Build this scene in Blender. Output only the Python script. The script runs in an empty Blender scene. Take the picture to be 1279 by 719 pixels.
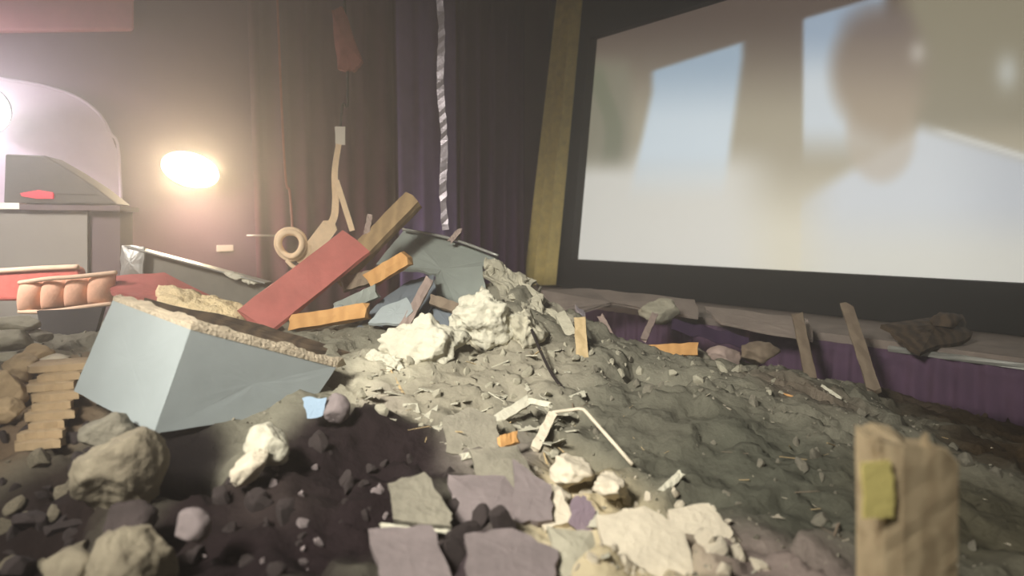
import bpy, bmesh, math, random
import numpy as np
from mathutils import Vector, Matrix, noise

R = random.Random(7)
SC = bpy.context.scene
C = SC.collection
W_PX, H_PX, F_PX = 1279.0, 719.0, 850.0
CAM = Vector((0, 0, 1.6))
PITCH = math.radians(5.0)

def srgb(r, g, b):
    f = lambda v: (v / 255 / 12.92) if v / 255 <= .04045 else ((v / 255 + .055) / 1.055) ** 2.4
    return (f(r), f(g), f(b), 1)

# ------------------------------------------------------------------ camera
cd = bpy.data.cameras.new('camera'); cam = bpy.data.objects.new('camera', cd); C.objects.link(cam)
cam.location = CAM; cam.rotation_euler = (math.pi / 2 - PITCH, 0, 0)
cd.sensor_width = 36; cd.lens = 36 * F_PX / W_PX; cd.clip_start = .05
cd.dof.use_dof = True; cd.dof.focus_distance = 5.0; cd.dof.aperture_fstop = 1.0
SC.camera = cam
# ------------------------------------------------------------------ world, view
w = bpy.data.worlds.new('dim_room'); SC.world = w; w.use_nodes = True
w.node_tree.nodes['Background'].inputs[0].default_value = (.013, .012, .012, 1)
w.node_tree.nodes['Background'].inputs[1].default_value = 1.0
SC.view_settings.view_transform = 'Standard'; SC.view_settings.look = 'None'
SC.view_settings.exposure = 0; SC.view_settings.gamma = 1
# ------------------------------------------------------------------ pixel to point
def ray(px, py):
    x = (px - W_PX / 2) / F_PX; y = (H_PX / 2 - py) / F_PX
    c, s = math.cos(PITCH), math.sin(PITCH)
    return Vector((x, c + y * s, y * c - s))
def P(px, py, Y):
    d = ray(px, py); return CAM + d * (Y / d.y)
def plane_hit(px, py, q, n):
    d = ray(px, py); return CAM + d * ((q - CAM).dot(n) / d.dot(n))
U = Vector((.595, -.8037, 0)); V = Vector((-.8037, -.595, 0)); ZUP = Vector((0, 0, 1))
CORNER = Vector((.66, 12.67, 0))
def room(u, v, z=0): return CORNER + U * u + V * v + ZUP * z
# ------------------------------------------------------------------ room lamps and an added fill (area)
def area(name, loc, aim, power, col, sx, sy=None, spread=180):
    l = bpy.data.lights.new(name, 'AREA'); l.energy = power; l.color = col; l.size = sx
    l.shape = 'RECTANGLE'; l.size_y = sy or sx; l.spread = math.radians(spread)
    o = bpy.data.objects.new(name, l); C.objects.link(o); o.location = loc
    o.rotation_euler = (Vector(aim) - Vector(loc)).to_track_quat('-Z', 'Y').to_euler()
    return o
area('house_light', (-2.6, -.6, 4.4), (.35, 4.5, .7), 138, (1, .95, .87), 1.2, spread=62)
area('left_lamp', (-6.75, 6.3, 3.3), (-6.35, 7.5, 2.6), 80, (.97, .90, .97), .4, spread=120)
area('left_fill_light', (-5.0, 2.9, 3.5), (-4.3, 6.4, .7), 85, (1, .92, .90), .8, spread=76)  # unseen fill added to brighten the booth, seats and box's left face

# ------------------------------------------------------------------ materials
MATS = {}
def mat(name, col, rough=.85, var=.22, scale=6, bump=.25, metal=0, col2=None, detail=6, attr=False, spec=.3):
    if name in MATS: return MATS[name]
    m = bpy.data.materials.new(name); m.use_nodes = True; nt = m.node_tree; n = nt.nodes; L = nt.links
    b = n['Principled BSDF']; b.inputs['Roughness'].default_value = rough; b.inputs['Metallic'].default_value = metal
    b.inputs['Specular IOR Level'].default_value = spec
    tc = n.new('ShaderNodeTexCoord'); nz = n.new('ShaderNodeTexNoise'); nz.inputs['Scale'].default_value = scale
    nz.inputs['Detail'].default_value = detail; nz.inputs['Roughness'].default_value = .62
    L.new(tc.outputs['Object'], nz.inputs['Vector'])
    rp = n.new('ShaderNodeMapRange'); rp.inputs[1].default_value = .3; rp.inputs[2].default_value = .7
    L.new(nz.outputs['Fac'], rp.inputs[0])
    mx = n.new('ShaderNodeMix'); mx.data_type = 'RGBA'; L.new(rp.outputs[0], mx.inputs[0])
    c2 = col2 or tuple(min(1, c * (1 + var)) for c in col[:3]) + (1,)
    c1 = col if col2 else tuple(c * (1 - var) for c in col[:3]) + (1,)
    mx.inputs[6].default_value = c1; mx.inputs[7].default_value = c2
    if attr:
        at = n.new('ShaderNodeAttribute'); at.attribute_name = 'Col'
        mu = n.new('ShaderNodeMix'); mu.data_type = 'RGBA'; mu.blend_type = 'MULTIPLY'; mu.inputs[0].default_value = 1
        L.new(at.outputs['Color'], mu.inputs[6]); L.new(mx.outputs[2], mu.inputs[7])
        L.new(mu.outputs[2], b.inputs['Base Color'])
    else:
        L.new(mx.outputs[2], b.inputs['Base Color'])
    if bump:
        bp = n.new('ShaderNodeBump'); bp.inputs['Strength'].default_value = bump; bp.inputs['Distance'].default_value = .02
        nf = n.new('ShaderNodeTexNoise'); nf.inputs['Scale'].default_value = scale * 4; nf.inputs['Detail'].default_value = 5
        L.new(tc.outputs['Object'], nf.inputs['Vector'])
        L.new(nf.outputs['Fac'], bp.inputs['Height']); L.new(bp.outputs['Normal'], b.inputs['Normal'])
    MATS[name] = m; return m
def wood(name, col, dark, scale=3):
    if name in MATS: return MATS[name]
    m = mat(name, col, .8, 0, 4, .2); nt = m.node_tree; n = nt.nodes; L = nt.links
    tc = [x for x in n if x.type == 'TEX_COORD'][0]
    wv = n.new('ShaderNodeTexWave'); wv.inputs['Scale'].default_value = scale; wv.inputs['Distortion'].default_value = 7
    wv.inputs['Detail'].default_value = 3; wv.inputs['Detail Scale'].default_value = 2
    L.new(tc.outputs['Object'], wv.inputs['Vector'])
    mx = [x for x in n if x.type == 'MIX'][0]; mx.inputs[6].default_value = dark; mx.inputs[7].default_value = col
    L.new(wv.outputs['Fac'], mx.inputs[0]); return m
def glow(name, col, s):
    m = bpy.data.materials.new(name); m.use_nodes = True; n = m.node_tree.nodes
    b = n['Principled BSDF']; b.inputs['Base Color'].default_value = (.8, .8, .8, 1)
    b.inputs['Emission Color'].default_value = col; b.inputs['Emission Strength'].default_value = s
    MATS[name] = m; return m

M_DIRT = mat('dirt', (1, 1, 1, 1), .95, .22, 5, .7, attr=True, spec=.1)
M_PLASTER = mat('plaster', srgb(200, 190, 168), .92, .12, 7, .5)
M_PLASTER2 = mat('dusty_plaster', srgb(165, 160, 140), .92, .2, 7, .5)
M_CONC = mat('concrete', srgb(128, 123, 108), .92, .25, 8, .6)
M_ROCK = mat('stone', srgb(148, 139, 118), .9, .25, 6, .7, col2=srgb(104, 96, 80))
M_DKROCK = mat('dark_stone', srgb(62, 54, 52), .9, .3, 7, .6)
M_MAUVE = mat('mauve_stone', srgb(122, 112, 110), .9, .15, 7, .3)
M_TANROCK = mat('tan_stone', srgb(166, 144, 112), .9, .22, 6, .5)
M_WHITE = mat('white_plaster', srgb(190, 186, 166), .9, .1, 9, .5)
M_BLUEGREY = mat('bluegrey_paint', srgb(150, 158, 157), .6, .07, 3, .06)
M_GREENGREY = mat('greengrey_paint', srgb(128, 134, 126), .7, .1, 4, .1)
M_SLATE = mat('slate_paint', srgb(104, 111, 116), .7, .14, 4, .1)
M_GYPSUM = mat('torn_board_edge', srgb(186, 172, 148), .95, .25, 14, .7)
M_RED = mat('red_paint', srgb(170, 96, 88), .65, .16, 5, .15)
M_RED2 = mat('red_fabric', srgb(194, 100, 88), .85, .14, 9, .2)
M_SALMON = mat('salmon_fabric', srgb(228, 178, 146), .85, .14, 9, .2)
M_PALE = mat('pale_piping', srgb(222, 190, 160), .8, .1, 9, .2)
M_STEEL = mat('dusty_steel', srgb(118, 115, 104), .55, .12, 5, .08, .3)
M_STEELL = mat('bright_steel', srgb(160, 160, 152), .45, .12, 6, .1, .5)
M_FOAM = mat('foam', srgb(236, 214, 168), .95, .16, 9, .9)
M_DKPANEL = mat('dark_panel', srgb(62, 60, 58), .8, .12, 4, .1)
M_WOODT = wood('tan_wood', srgb(152, 128, 92), srgb(134, 112, 80))
M_WOODO = wood('orange_wood', srgb(194, 148, 92), srgb(180, 134, 80))
M_WOODG = wood('grey_wood', srgb(124, 110, 92), srgb(110, 96, 80))
M_WOODP = wood('pale_wood', srgb(186, 164, 124), srgb(170, 148, 108), 5)
M_WOODD = wood('dark_wood', srgb(84, 70, 54), srgb(56, 46, 36))
M_POST = wood('weathered_wood', srgb(180, 162, 130), srgb(160, 142, 112), 5)
M_PINKW = mat('pink_batten', srgb(156, 138, 128), .85, .15, 8, .2)
M_CREAM = mat('cream_strap', srgb(234, 206, 168), .85, .12, 10, .3)
M_FOIL = mat('foil', srgb(150, 142, 146), .4, .12, 12, .15, .35)
M_CABLE = mat('black_cable', srgb(36, 30, 28), .6, .1, 6, 0)
M_TAG = mat('white_tag', srgb(214, 206, 190), .6, .05, 6, 0)
M_PINKSH = mat('pink_sheath', srgb(150, 92, 82), .85, .18, 9, .3)
M_BLUEP = mat('blue_paper', srgb(146, 168, 186), .7, .08, 8, .1)
M_YEL = mat('yellow_tone', srgb(222, 208, 130), .7, .1, 10, .15)
M_BLACK = mat('black_masking', srgb(36, 34, 32), .95, .1, 3, .05)
M_WALL = mat('plum_wall', srgb(112, 86, 98), .9, .08, 2, .1)
M_WALLUP = mat('brown_upper_wall', srgb(80, 68, 60), .95, .1, 2, .1)
M_CEIL = mat('dark_ceiling', srgb(60, 50, 46), .95, .1, 2, .1)
M_FLOOR = mat('dusty_carpet', srgb(62, 50, 40), .95, .3, 5, .5)
M_STAGE = mat('dusty_stage', srgb(138, 126, 116), .92, .2, 4, .4)
M_PURPLE = mat('purple_cloth', srgb(88, 66, 86), .9, .12, 5, .15)
M_PURPLED = mat('shaded_purple_cloth', srgb(80, 52, 86), .9, .12, 5, .15)  # curtain turned from the light, shade put into its colour
M_MAROON = mat('maroon_cloth', srgb(88, 50, 62), .9, .12, 5, .15)
M_LILAC = mat('lit_lilac_cloth', srgb(128, 108, 150), .9, .1, 5, .15)  # curtain facing the lights, their brightness put into its colour
M_GOLD = mat('gold_cloth', srgb(224, 206, 130), .7, .16, 8, .15)
M_LILACP = mat('lilac_panel', srgb(190, 172, 184), .85, .06, 3, .05)
M_PINKP = mat('pink_panel', srgb(226, 150, 154), .9, .06, 3, .1)
M_TRIMP = mat('pale_trim', srgb(220, 205, 200), .8, .05, 5, .1)
M_SPK = mat('speaker_black', srgb(70, 68, 62), .8, .1, 6, .1)
M_BOOTH = mat('grey_booth', srgb(118, 114, 104), .8, .06, 3, .05)
M_BOOTHD = mat('dark_booth_post', srgb(84, 72, 72), .8, .06, 3, .05)

# ------------------------------------------------------------------ object helpers
WL = {}
def link(name, me, origin, parent):
    o = bpy.data.objects.new(name, me); C.objects.link(o)
    base = WL[parent.name] if parent else Vector((0, 0, 0))
    o.location = origin - base; WL[o.name] = Vector(origin)
    if parent: o.parent = parent
    return o
def tag(o, label, cat, group=None):
    o['label'] = label; o['category'] = cat
    if group: o['group'] = group
    return o
def thing(name, label, cat, loc, group=None):
    o = bpy.data.objects.new(name, None); C.objects.link(o); o.location = loc; o.empty_display_size = .1
    WL[o.name] = Vector(loc); return tag(o, label, cat, group)
def structure(o): o['kind'] = 'structure'; return o
def mesh_from(name, verts, faces, m, smooth=False, origin=None):
    vs = [Vector(v) for v in verts]
    if origin is None:
        origin = sum(vs, Vector()) / len(vs); origin.z = min(v.z for v in vs)
    me = bpy.data.meshes.new(name); me.from_pydata([v - origin for v in vs], [], faces); me.update()
    bm = bmesh.new(); bm.from_mesh(me); bmesh.ops.recalc_face_normals(bm, faces=bm.faces); bm.to_mesh(me); bm.free()
    me.materials.append(m)
    if smooth:
        for p in me.polygons: p.use_smooth = True
    return me, origin
def obj(name, verts, faces, m, parent=None, smooth=False):
    me, o = mesh_from(name, verts, faces, m, smooth); return link(name, me, o, parent)
def box_vf(c, ax, ay, az):
    vs = [c + ax * i + ay * j + az * k for i in (-.5, .5) for j in (-.5, .5) for k in (-.5, .5)]
    return vs, [(0, 1, 3, 2), (4, 6, 7, 5), (0, 4, 5, 1), (2, 3, 7, 6), (0, 2, 6, 4), (1, 5, 7, 3)]
def box(name, c, ax, ay, az, m, parent=None, bev=.0):
    v, f = box_vf(Vector(c), Vector(ax), Vector(ay), Vector(az)); o = obj(name, v, f, m, parent)
    if bev: bevel(o, bev)
    return o
def bevel(o, wd, seg=2):
    md = o.modifiers.new('bevel', 'BEVEL'); md.width = wd; md.segments = seg; md.limit_method = 'ANGLE'
def beam(name, p1, p2, wd, t, m, parent=None, nrm=None, rag=.02, seg=8, wob=.004, taper=1.0):
    """a length of broken timber: square section, slightly uneven sides, splintered ends"""
    p1, p2 = Vector(p1), Vector(p2); d = (p2 - p1); ln = d.length; d.normalize()
    nrm = Vector(nrm) if nrm else (CAM - (p1 + p2) / 2 + Vector((0, 0, 1.2)))
    s = d.cross(nrm).normalized(); nn = s.cross(d).normalized()
    vs, fs = [], []; sec = [(-1, -1), (0, -1), (1, -1), (1, 0), (1, 1), (0, 1), (-1, 1), (-1, 0)]; k = len(sec)
    for i in range(seg + 1):
        a = i / seg; sc = 1 + (taper - 1) * a
        for (x, y) in sec:
            off = R.uniform(-rag, rag) if i in (0, seg) else 0
            rr = .94 if x and y else 1
            vs.append(p1 + d * (ln * a + off) + s * (x * wd / 2 * sc * rr + R.uniform(-wob, wob)) + nn * (y * t / 2 * sc * rr + R.uniform(-wob, wob)))
    for i in range(seg):
        for j in range(k): fs.append((i * k + j, i * k + (j + 1) % k, (i + 1) * k + (j + 1) % k, (i + 1) * k + j))
    fs.append(tuple(range(k))); fs.append(tuple(seg * k + j for j in range(k)))
    return obj(name, vs, fs, m, parent)
def slab(name, pts, t, m, parent=None, jit=.012, sub=5, bow=0.0):
    """a broken sheet: ragged outline, thickness, slight bow"""
    pts = [Vector(p) for p in pts]; n = Vector()
    c = sum(pts, Vector()) / len(pts)
    for i in range(len(pts)): n += (pts[i] - c).cross(pts[(i + 1) % len(pts)] - c)
    n.normalize()
    if n.dot(CAM - c) < 0: n = -n
    out = []
    for i in range(len(pts)):
        a, b = pts[i], pts[(i + 1) % len(pts)]; e = (b - a).normalized().cross(n)
        for k in range(sub):
            q = a.lerp(b, k / sub)
            out.append(q + e * (R.uniform(-jit, jit) if k else R.uniform(-jit, jit) * .4))
    rings = []; nr = 4
    for r in range(nr):
        f = 1 - r / nr
        rings.append([c + (q - c) * f + n * (bow * (1 - f * f) + (R.uniform(-1, 1) * jit * .15 if r else 0)) for q in out])
    vs = []; fs = []; k = len(out)
    for r in rings: vs += r
    vs.append(c + n * bow); ci = len(vs) - 1
    for r in range(nr - 1):
        for j in range(k): fs.append((r * k + j, r * k + (j + 1) % k, (r + 1) * k + (j + 1) % k, (r + 1) * k + j))
    for j in range(k): fs.append(((nr - 1) * k + j, (nr - 1) * k + (j + 1) % k, ci))
    b0 = len(vs); vs += [q - n * t for q in rings[0]]; vs.append(c - n * t + n * bow * .6); cb = len(vs) - 1
    for j in range(k):
        fs.append((j, (j + 1) % k, b0 + (j + 1) % k, b0 + j)); fs.append((b0 + j, b0 + (j + 1) % k, cb))
    return obj(name, vs, fs, m, parent)
def tube(name, pts, r, m, parent=None, k=8, closed=False, rs=None, sub=6):
    pts = [Vector(p) for p in pts]
    if sub > 1 and len(pts) > 2:      # catmull-rom
        q = []; n = len(pts); rng = n if closed else n - 1; rq = []
        for i in range(rng):
            g = (lambda j: pts[j % n]) if closed else (lambda j: pts[max(0, min(n - 1, j))])
            a, b, c_, d = g(i - 1), g(i), g(i + 1), g(i + 2)
            for s in range(sub):
                t = s / sub
                q.append(.5 * (2 * b + (c_ - a) * t + (2 * a - 5 * b + 4 * c_ - d) * t * t + (3 * b - a - 3 * c_ + d) * t ** 3))
                if rs: rq.append(rs[i] + (rs[min(i + 1, len(rs) - 1)] - rs[i]) * t)
        if not closed:
            q.append(pts[-1])
            if rs: rq.append(rs[-1])
        pts = q; rs = rq if rs else None
    vs, fs = [], []; n = len(pts); up = None
    for i, p in enumerate(pts):
        d = (pts[(i + 1) % n] - pts[i - 1]) if closed else (pts[min(i + 1, n - 1)] - pts[max(i - 1, 0)])
        d.normalize()
        if up is None: up = d.orthogonal().normalized()
        a = (up - d * up.dot(d)).normalized(); up = a; b = d.cross(a); rr = rs[i] if rs else r
        for j in range(k):
            th = 2 * math.pi * j / k; vs.append(p + a * math.cos(th) * rr + b * math.sin(th) * rr)
    for i in range(n if closed else n - 1):
        for j in range(k):
            i2 = (i + 1) % n; fs.append((i * k + j, i * k + (j + 1) % k, i2 * k + (j + 1) % k, i2 * k + j))
    if not closed: fs += [tuple(range(k)), tuple((n - 1) * k + j for j in range(k))]
    return obj(name, vs, fs, m, parent, True)
def drape(name, tl, tr, bl, br, folds, depth, m, parent=None, nu=90, nv=14, nrm=None, gather=0.0, phase=0.0, th=.012):
    """pleated cloth hung between a top and a bottom edge"""
    tl, tr, bl, br = map(Vector, (tl, tr, bl, br)); n = nrm or (tr - tl).cross(bl - tl).normalized()
    if n.dot(CAM - tl) < 0: n = -n
    vs, fs = [], []
    for j in range(nv + 1):
        b = j / nv
        for i in range(nu + 1):
            a = i / nu
            g = 1 - gather * math.sin(math.pi * min(1, b)) ; aa = .5 + (a - .5) * g
            p = tl.lerp(tr, aa).lerp(bl.lerp(br, aa), b)
            f = math.sin(a * folds * 2 * math.pi + phase + .5 * math.sin(a * 17 + b * 1.3)) + .35 * math.sin(a * folds * 5.1 + 1.7)
            vs.append(p + n * depth * f * (.75 + .25 * b))
    w1 = nu + 1; N = len(vs); vs += [v - n * th for v in vs]
    for j in range(nv):
        for i in range(nu):
            q = (j * w1 + i, j * w1 + i + 1, (j + 1) * w1 + i + 1, (j + 1) * w1 + i)
            fs.append(q); fs.append(tuple(N + x for x in q[::-1]))
    bd = [(0, 1)] and []
    edge = [i for i in range(w1)] + [j * w1 + nu for j in range(1, nv + 1)] + [nv * w1 + i for i in range(nu - 1, -1, -1)] + [j * w1 for j in range(nv - 1, 0, -1)]
    for x in range(len(edge)):
        a, b = edge[x], edge[(x + 1) % len(edge)]; fs.append((a, b, N + b, N + a))
    return obj(name, vs, fs, m, parent, True)
def lump_mesh(name, m, seed, sub=3, cuts=9, rough=.10, sq=(1, 1, 1), smooth=False):
    """an angular broken lump of unit radius"""
    r = random.Random(seed); bm = bmesh.new(); bmesh.ops.create_icosphere(bm, subdivisions=sub, radius=1)
    pl = []
    for _ in range(cuts):
        n = Vector((r.gauss(0, 1), r.gauss(0, 1), r.gauss(0, 1))).normalized(); pl.append((n, r.uniform(.42, .85) if cuts > 12 else r.uniform(.55, .85)))
    off = Vector((seed * 3.1, seed * 1.7, seed * .9))
    for v in bm.verts:
        p = v.co.copy()
        for n, d in pl:
            k = p.dot(n)
            if k > d: p -= n * (k - d) * .92
        p *= 1 + rough * noise.fractal(p * 2.2 + off, .8, 2.1, 4)
        v.co = Vector((p.x * sq[0], p.y * sq[1], p.z * sq[2]))
    me = bpy.data.meshes.new(name); bm.to_mesh(me); bm.free(); me.materials.append(m)
    if smooth:
        for p in me.polygons: p.use_smooth = True
    return me
def lump(name, c, size, m, seed, sub=4, rot=(0, 0, 0), parent=None, cuts=9, rough=.12, smooth=True):
    me = lump_mesh(name, m, seed, sub, cuts, rough, (1, 1, 1), smooth)
    M = Matrix.LocRotScale(None, None, Vector(size)); from mathutils import Euler
    M = Euler(rot).to_matrix().to_4x4() @ M; me.transform(M)
    return link(name, me, Vector(c), parent)
def shard_mesh(name, m, seed, t=.16):
    r = random.Random(seed); k = r.randint(5, 8); vs = []
    ang = sorted(r.uniform(0, 2 * math.pi) for _ in range(k))
    for z in (-t / 2, t / 2):
        for i, a in enumerate(ang):
            rr = .7 + .5 * math.sin(seed * 3 + i * 2.3) ** 2
            vs.append(Vector((rr * math.cos(a), .8 * rr * math.sin(a), z * (1 if i % 2 else .6))))
    fs = [tuple(range(k)), tuple(range(k, 2 * k))] + [(i, (i + 1) % k, k + (i + 1) % k, k + i) for i in range(k)]
    me, o = mesh_from(name, vs, fs, m, origin=Vector()); return me
def splinter_mesh(name, m, seed):
    r = random.Random(seed); vs = []; n = 5
    for i in range(n + 1):
        a = i / n; wd = .06 * (1 - .55 * a) * r.uniform(.8, 1.15); t = .035 * r.uniform(.8, 1.1); bx = r.uniform(-.012, .012)
        for x, y in ((-1, -1), (1, -1), (1, 1), (-1, 1)): vs.append(Vector((a * 2 - 1 + (r.uniform(-.1, .1) if i in (0, n) else 0), x * wd + bx, y * t)))
    fs = [(i * 4 + j, i * 4 + (j + 1) % 4, i * 4 + 4 + (j + 1) % 4, i * 4 + 4 + j) for i in range(n) for j in range(4)] + [(0, 1, 2, 3), tuple(n * 4 + j for j in range(4))]
    me, o = mesh_from(name, vs, fs, m, origin=Vector()); return me

# ------------------------------------------------------------------ the room
RW, RL, RH = 13.5, 16.0, 6.2
def quad_wall(name, a, b, z0, z1, m, out, t=.12):
    a, b = Vector(a), Vector(b); c = (a + b) / 2 + out * t / 2; c.z = (z0 + z1) / 2
    return structure(box(name, c, (b - a), out * t, ZUP * (z1 - z0), m))
structure(box('floor', room(RW / 2, RL / 2, -.05), U * RW, V * RL, ZUP * .1, M_FLOOR))
structure(box('ceiling', room(RW / 2, RL / 2, RH + .05), U * RW, V * RL, ZUP * .1, M_CEIL))
quad_wall('wall_left', room(0, 0), room(0, RL), 0, RH, M_WALL, -U)
quad_wall('wall_front', room(0, 0), room(RW, 0), 0, RH, M_BLACK, -V)
quad_wall('wall_right', room(RW, 0), room(RW, RL), 0, RH, M_WALLUP, U)
quad_wall('wall_back', room(0, RL), room(RW, RL), 0, RH, M_WALLUP, V)
# dusty stage under the screen
ST_Z = .56
STV = 1.55
structure(box('floor_stage', room(RW / 2, STV / 2, ST_Z - .04), U * RW, V * STV, ZUP * .08, M_STAGE))

# dust haze filling the hall
hm = bpy.data.materials.new('dust_haze'); hm.use_nodes = True; hn = hm.node_tree.nodes; hn.clear()
ho = hn.new('ShaderNodeOutputMaterial'); hv = hn.new('ShaderNodeVolumeScatter')
hv.inputs['Density'].default_value = .029; hv.inputs['Anisotropy'].default_value = .68; hv.inputs['Color'].default_value = (.97, .93, .9, 1)
hm.node_tree.links.new(hv.outputs[0], ho.inputs['Volume'])
hz = box('dust_haze', room(RW / 2, RL / 2, RH / 2), U * (RW - .1), V * (RL - .1), ZUP * (RH - .1), hm)
hz['kind'] = 'stuff'; hz['label'] = 'thin dusty haze filling the dim hall'; hz['category'] = 'haze'

# ------------------------------------------------------------------ cinema screen
SP = room(0, .10); 
def on_screen(px, py, off=0): return plane_hit(px, py, SP + V * off, V)
bl = on_screen(722, 323.5); tl = on_screen(746, 49); b2 = on_screen(1279, 353); t2 = on_screen(905, 1)
SWID = 9.4
br = bl + (b2 - bl).normalized() * SWID; tr = tl + (t2 - tl).normalized() * SWID
tr.z = max(tr.z, tl.z - .5)
def smooth(a, b, x):
    t = max(0, min(1, (x - a) / (b - a))); return t * t * (3 - 2 * t)
def lerp3(a, b, t): return tuple(a[i] + (b[i] - a[i]) * t for i in range(3))
def film(x, y):
    """the blurred film frame: a person in a white shirt in front of two bright windows"""
    if y < 180: c = lerp3((86, 72, 63), (166, 156, 132), smooth(10, 165, y))
    else: c = lerp3((166, 156, 132), (218, 211, 188), smooth(180, 300, y))
    c = lerp3(c, (217, 214, 203), smooth(170, 225, y) * (1 - smooth(900, 990, x)))
    # foliage strip on the left
    c = lerp3(c, (132, 128, 108), (1 - smooth(775, 800, x)) * (1 - smooth(185, 225, y)) * smooth(60, 95, y) * .9)
    d = abs(x - (752 + (y - 95) * .13) - 6 * math.sin(y * .05))
    c = lerp3(c, (112, 116, 92), (1 - smooth(6, 16, d)) * smooth(70, 100, y) * (1 - smooth(180, 215, y)) * .7)
    # first window
    top = 88 - (x - 815) * .32; lft = 815 - max(0, y - 115) * .22; rgt = 927 - max(0, y - 70) * .14
    wm = smooth(top - 3, top + 4, y) * smooth(lft - 7, lft + 6, x) * (1 - smooth(rgt - 6, rgt + 8, x)) * (1 - smooth(185, 260, y))
    c = lerp3(c, lerp3((160, 180, 196), (210, 222, 228), smooth(70, 160, y)), wm)
    # second window
    top = 23 - (x - 1003) * .30
    wm = smooth(top - 3, top + 4, y) * smooth(999, 1007, x) * (1 - smooth(1095, 1118, x)) * (1 - smooth(150, 215, y))
    c = lerp3(c, lerp3((156, 174, 192), (208, 216, 220), smooth(35, 110, y)), wm)
    # wall behind the person on the right
    c = lerp3(c, (142, 134, 112), smooth(1100, 1150, x) * (1 - smooth(140, 185, y)))
    c = lerp3(c, (182, 182, 172), math.exp(-((x - 1258) / 14) ** 2 - ((y - 90) / 22) ** 2))
    # shirt
    sh = 150 + (x - 1150) * .30 if x > 1150 else 150 + (1150 - x) * .62
    if x > 1000: c = lerp3(c, lerp3((206, 210, 212), (186, 190, 194), smooth(1150, 1290, x)), smooth(sh - 6, sh + 22, y) * (1 - smooth(245, 330, y) * .55) * smooth(960, 1060, x))
    if x > 1160: c = lerp3(c, (224, 224, 218), (1 - smooth(1, 6, abs(y - (162 + (x - 1168) * .30)))) * .6 * smooth(1160, 1185, x))
    # neck and head
    e = ((x - 1100) / 46) ** 2 + ((y - 170) / 62) ** 2; c = lerp3(c, (186, 172, 152), (1 - smooth(.5, 1.2, e)) * .7)
    e = ((x - 1102) / 66) ** 2 + ((y - 90) / 84) ** 2
    c = lerp3(c, lerp3((122, 108, 98), (166, 150, 128), smooth(25, 150, y)), (1 - smooth(.45, 1.4, e)) * (1 - .75 * smooth(1130, 1170, x)))
    e = ((x - 1092) / 52) ** 2 + ((y - 26) / 26) ** 2; c = lerp3(c, (98, 88, 92), (1 - smooth(.3, 1.2, e)) * .2)
    c = lerp3(c, (186, 178, 166), math.exp(-((x - 1146) / 11) ** 2 - ((y - 66) / 14) ** 2) * .8)
    return c
def project(p):
    d = p - CAM; c, s = math.cos(PITCH), math.sin(PITCH)
    fy = d.y * c - d.z * s; uz = d.y * s + d.z * c
    return W_PX / 2 + d.x / fy * F_PX, H_PX / 2 - uz / fy * F_PX
nu, nv = 300, 120; vs, fs, cols = [], [], []
for j in range(nv + 1):
    for i in range(nu + 1):
        p = bl.lerp(br, i / nu).lerp(tl.lerp(tr, i / nu), j / nv); vs.append(p)
        x, y = project(p); cols.append(srgb(*film(min(x, 1330), max(-60, min(400, y)))))
for j in range(nv):
    for i in range(nu):
        a = j * (nu + 1) + i; fs.append((a, a + 1, a + nu + 2, a + nu + 1))
scr = thing('cinema_screen', 'large cinema screen showing a blurred person in a white shirt', 'screen', room(5, .1, 1))
me, og = mesh_from('picture', vs, fs, glow('film_light', (1, 1, 1, 1), 1), origin=bl.copy())
ca = me.color_attributes.new('Col', 'FLOAT_COLOR', 'POINT')
ca.data.foreach_set('color', np.array(cols, dtype=np.float32).ravel())
nt = MATS['film_light'].node_tree; at = nt.nodes.new('ShaderNodeAttribute'); at.attribute_name = 'Col'
nt.links.new(at.outputs['Color'], nt.nodes['Principled BSDF'].inputs['Emission Color'])
nt.nodes['Principled BSDF'].inputs['Base Color'].default_value = (.25, .25, .25, 1)
nt.nodes['Principled BSDF'].inputs['Emission Strength'].default_value = .95
link('picture', me, og, scr)
su = (br - bl).normalized(); sv = (tl - bl).normalized()
def mask_strip(a, b, c, d): 
    q = [a, b, c, d]; t = V * .14
    obj('masking', [p + V * .03 + t for p in q] + [p - V * .02 for p in q], [(0, 1, 2, 3), (4, 7, 6, 5), (0, 4, 5, 1), (1, 5, 6, 2), (2, 6, 7, 3), (3, 7, 4, 0)], M_BLACK, scr)
sideL = .24
mask_strip(bl - su * sideL - ZUP * .5, br - ZUP * .5, br, bl - su * sideL)
mask_strip(tl - su * sideL, tr, tr + ZUP * .5, tl - su * sideL + ZUP * .5)
mask_strip(bl - su * sideL, bl, tl, tl - su * sideL)

# ------------------------------------------------------------------ curtains on the side wall, light on each put into its colour
WQ = room(0, 0); WN = U
def on_wall(px, py, off=.1): return plane_hit(px, py, WQ + U * off, U)
def wall_x(px, z, off=.12):
    p = on_wall(px, 285, off); return Vector((p.x, p.y, z))
def curtain(x0, x1, folds, depth, m, label, off=.14, nu=90):
    t = thing('curtain', label, 'curtain', wall_x((x0 + x1) / 2, 0, off))
    drape('cloth', wall_x(x0, 5.6, off), wall_x(x1, 5.6, off), wall_x(x0, .05, off), wall_x(x1, .05, off), folds, depth, m, t, nu=nu, nv=6)
    tube('curtain_rail', [wall_x(x0, 5.64, off), wall_x(x1, 5.64, off)], .025, M_CABLE, t, sub=1)
curtain(318, 497, 7, .06, M_MAROON, 'maroon side curtain hanging behind the cream strap')
curtain(498, 572, 3, .04, M_LILAC, 'greyish lilac side curtain behind the hanging foil strip', .2, 60)
curtain(573, 655, 5, .08, M_PURPLED, 'deep purple side curtain between the lilac one and the gold one')
gt = thing('curtain', 'gold curtain hanging beside the black screen border', 'curtain', on_screen(680, 350, .3))
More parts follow.
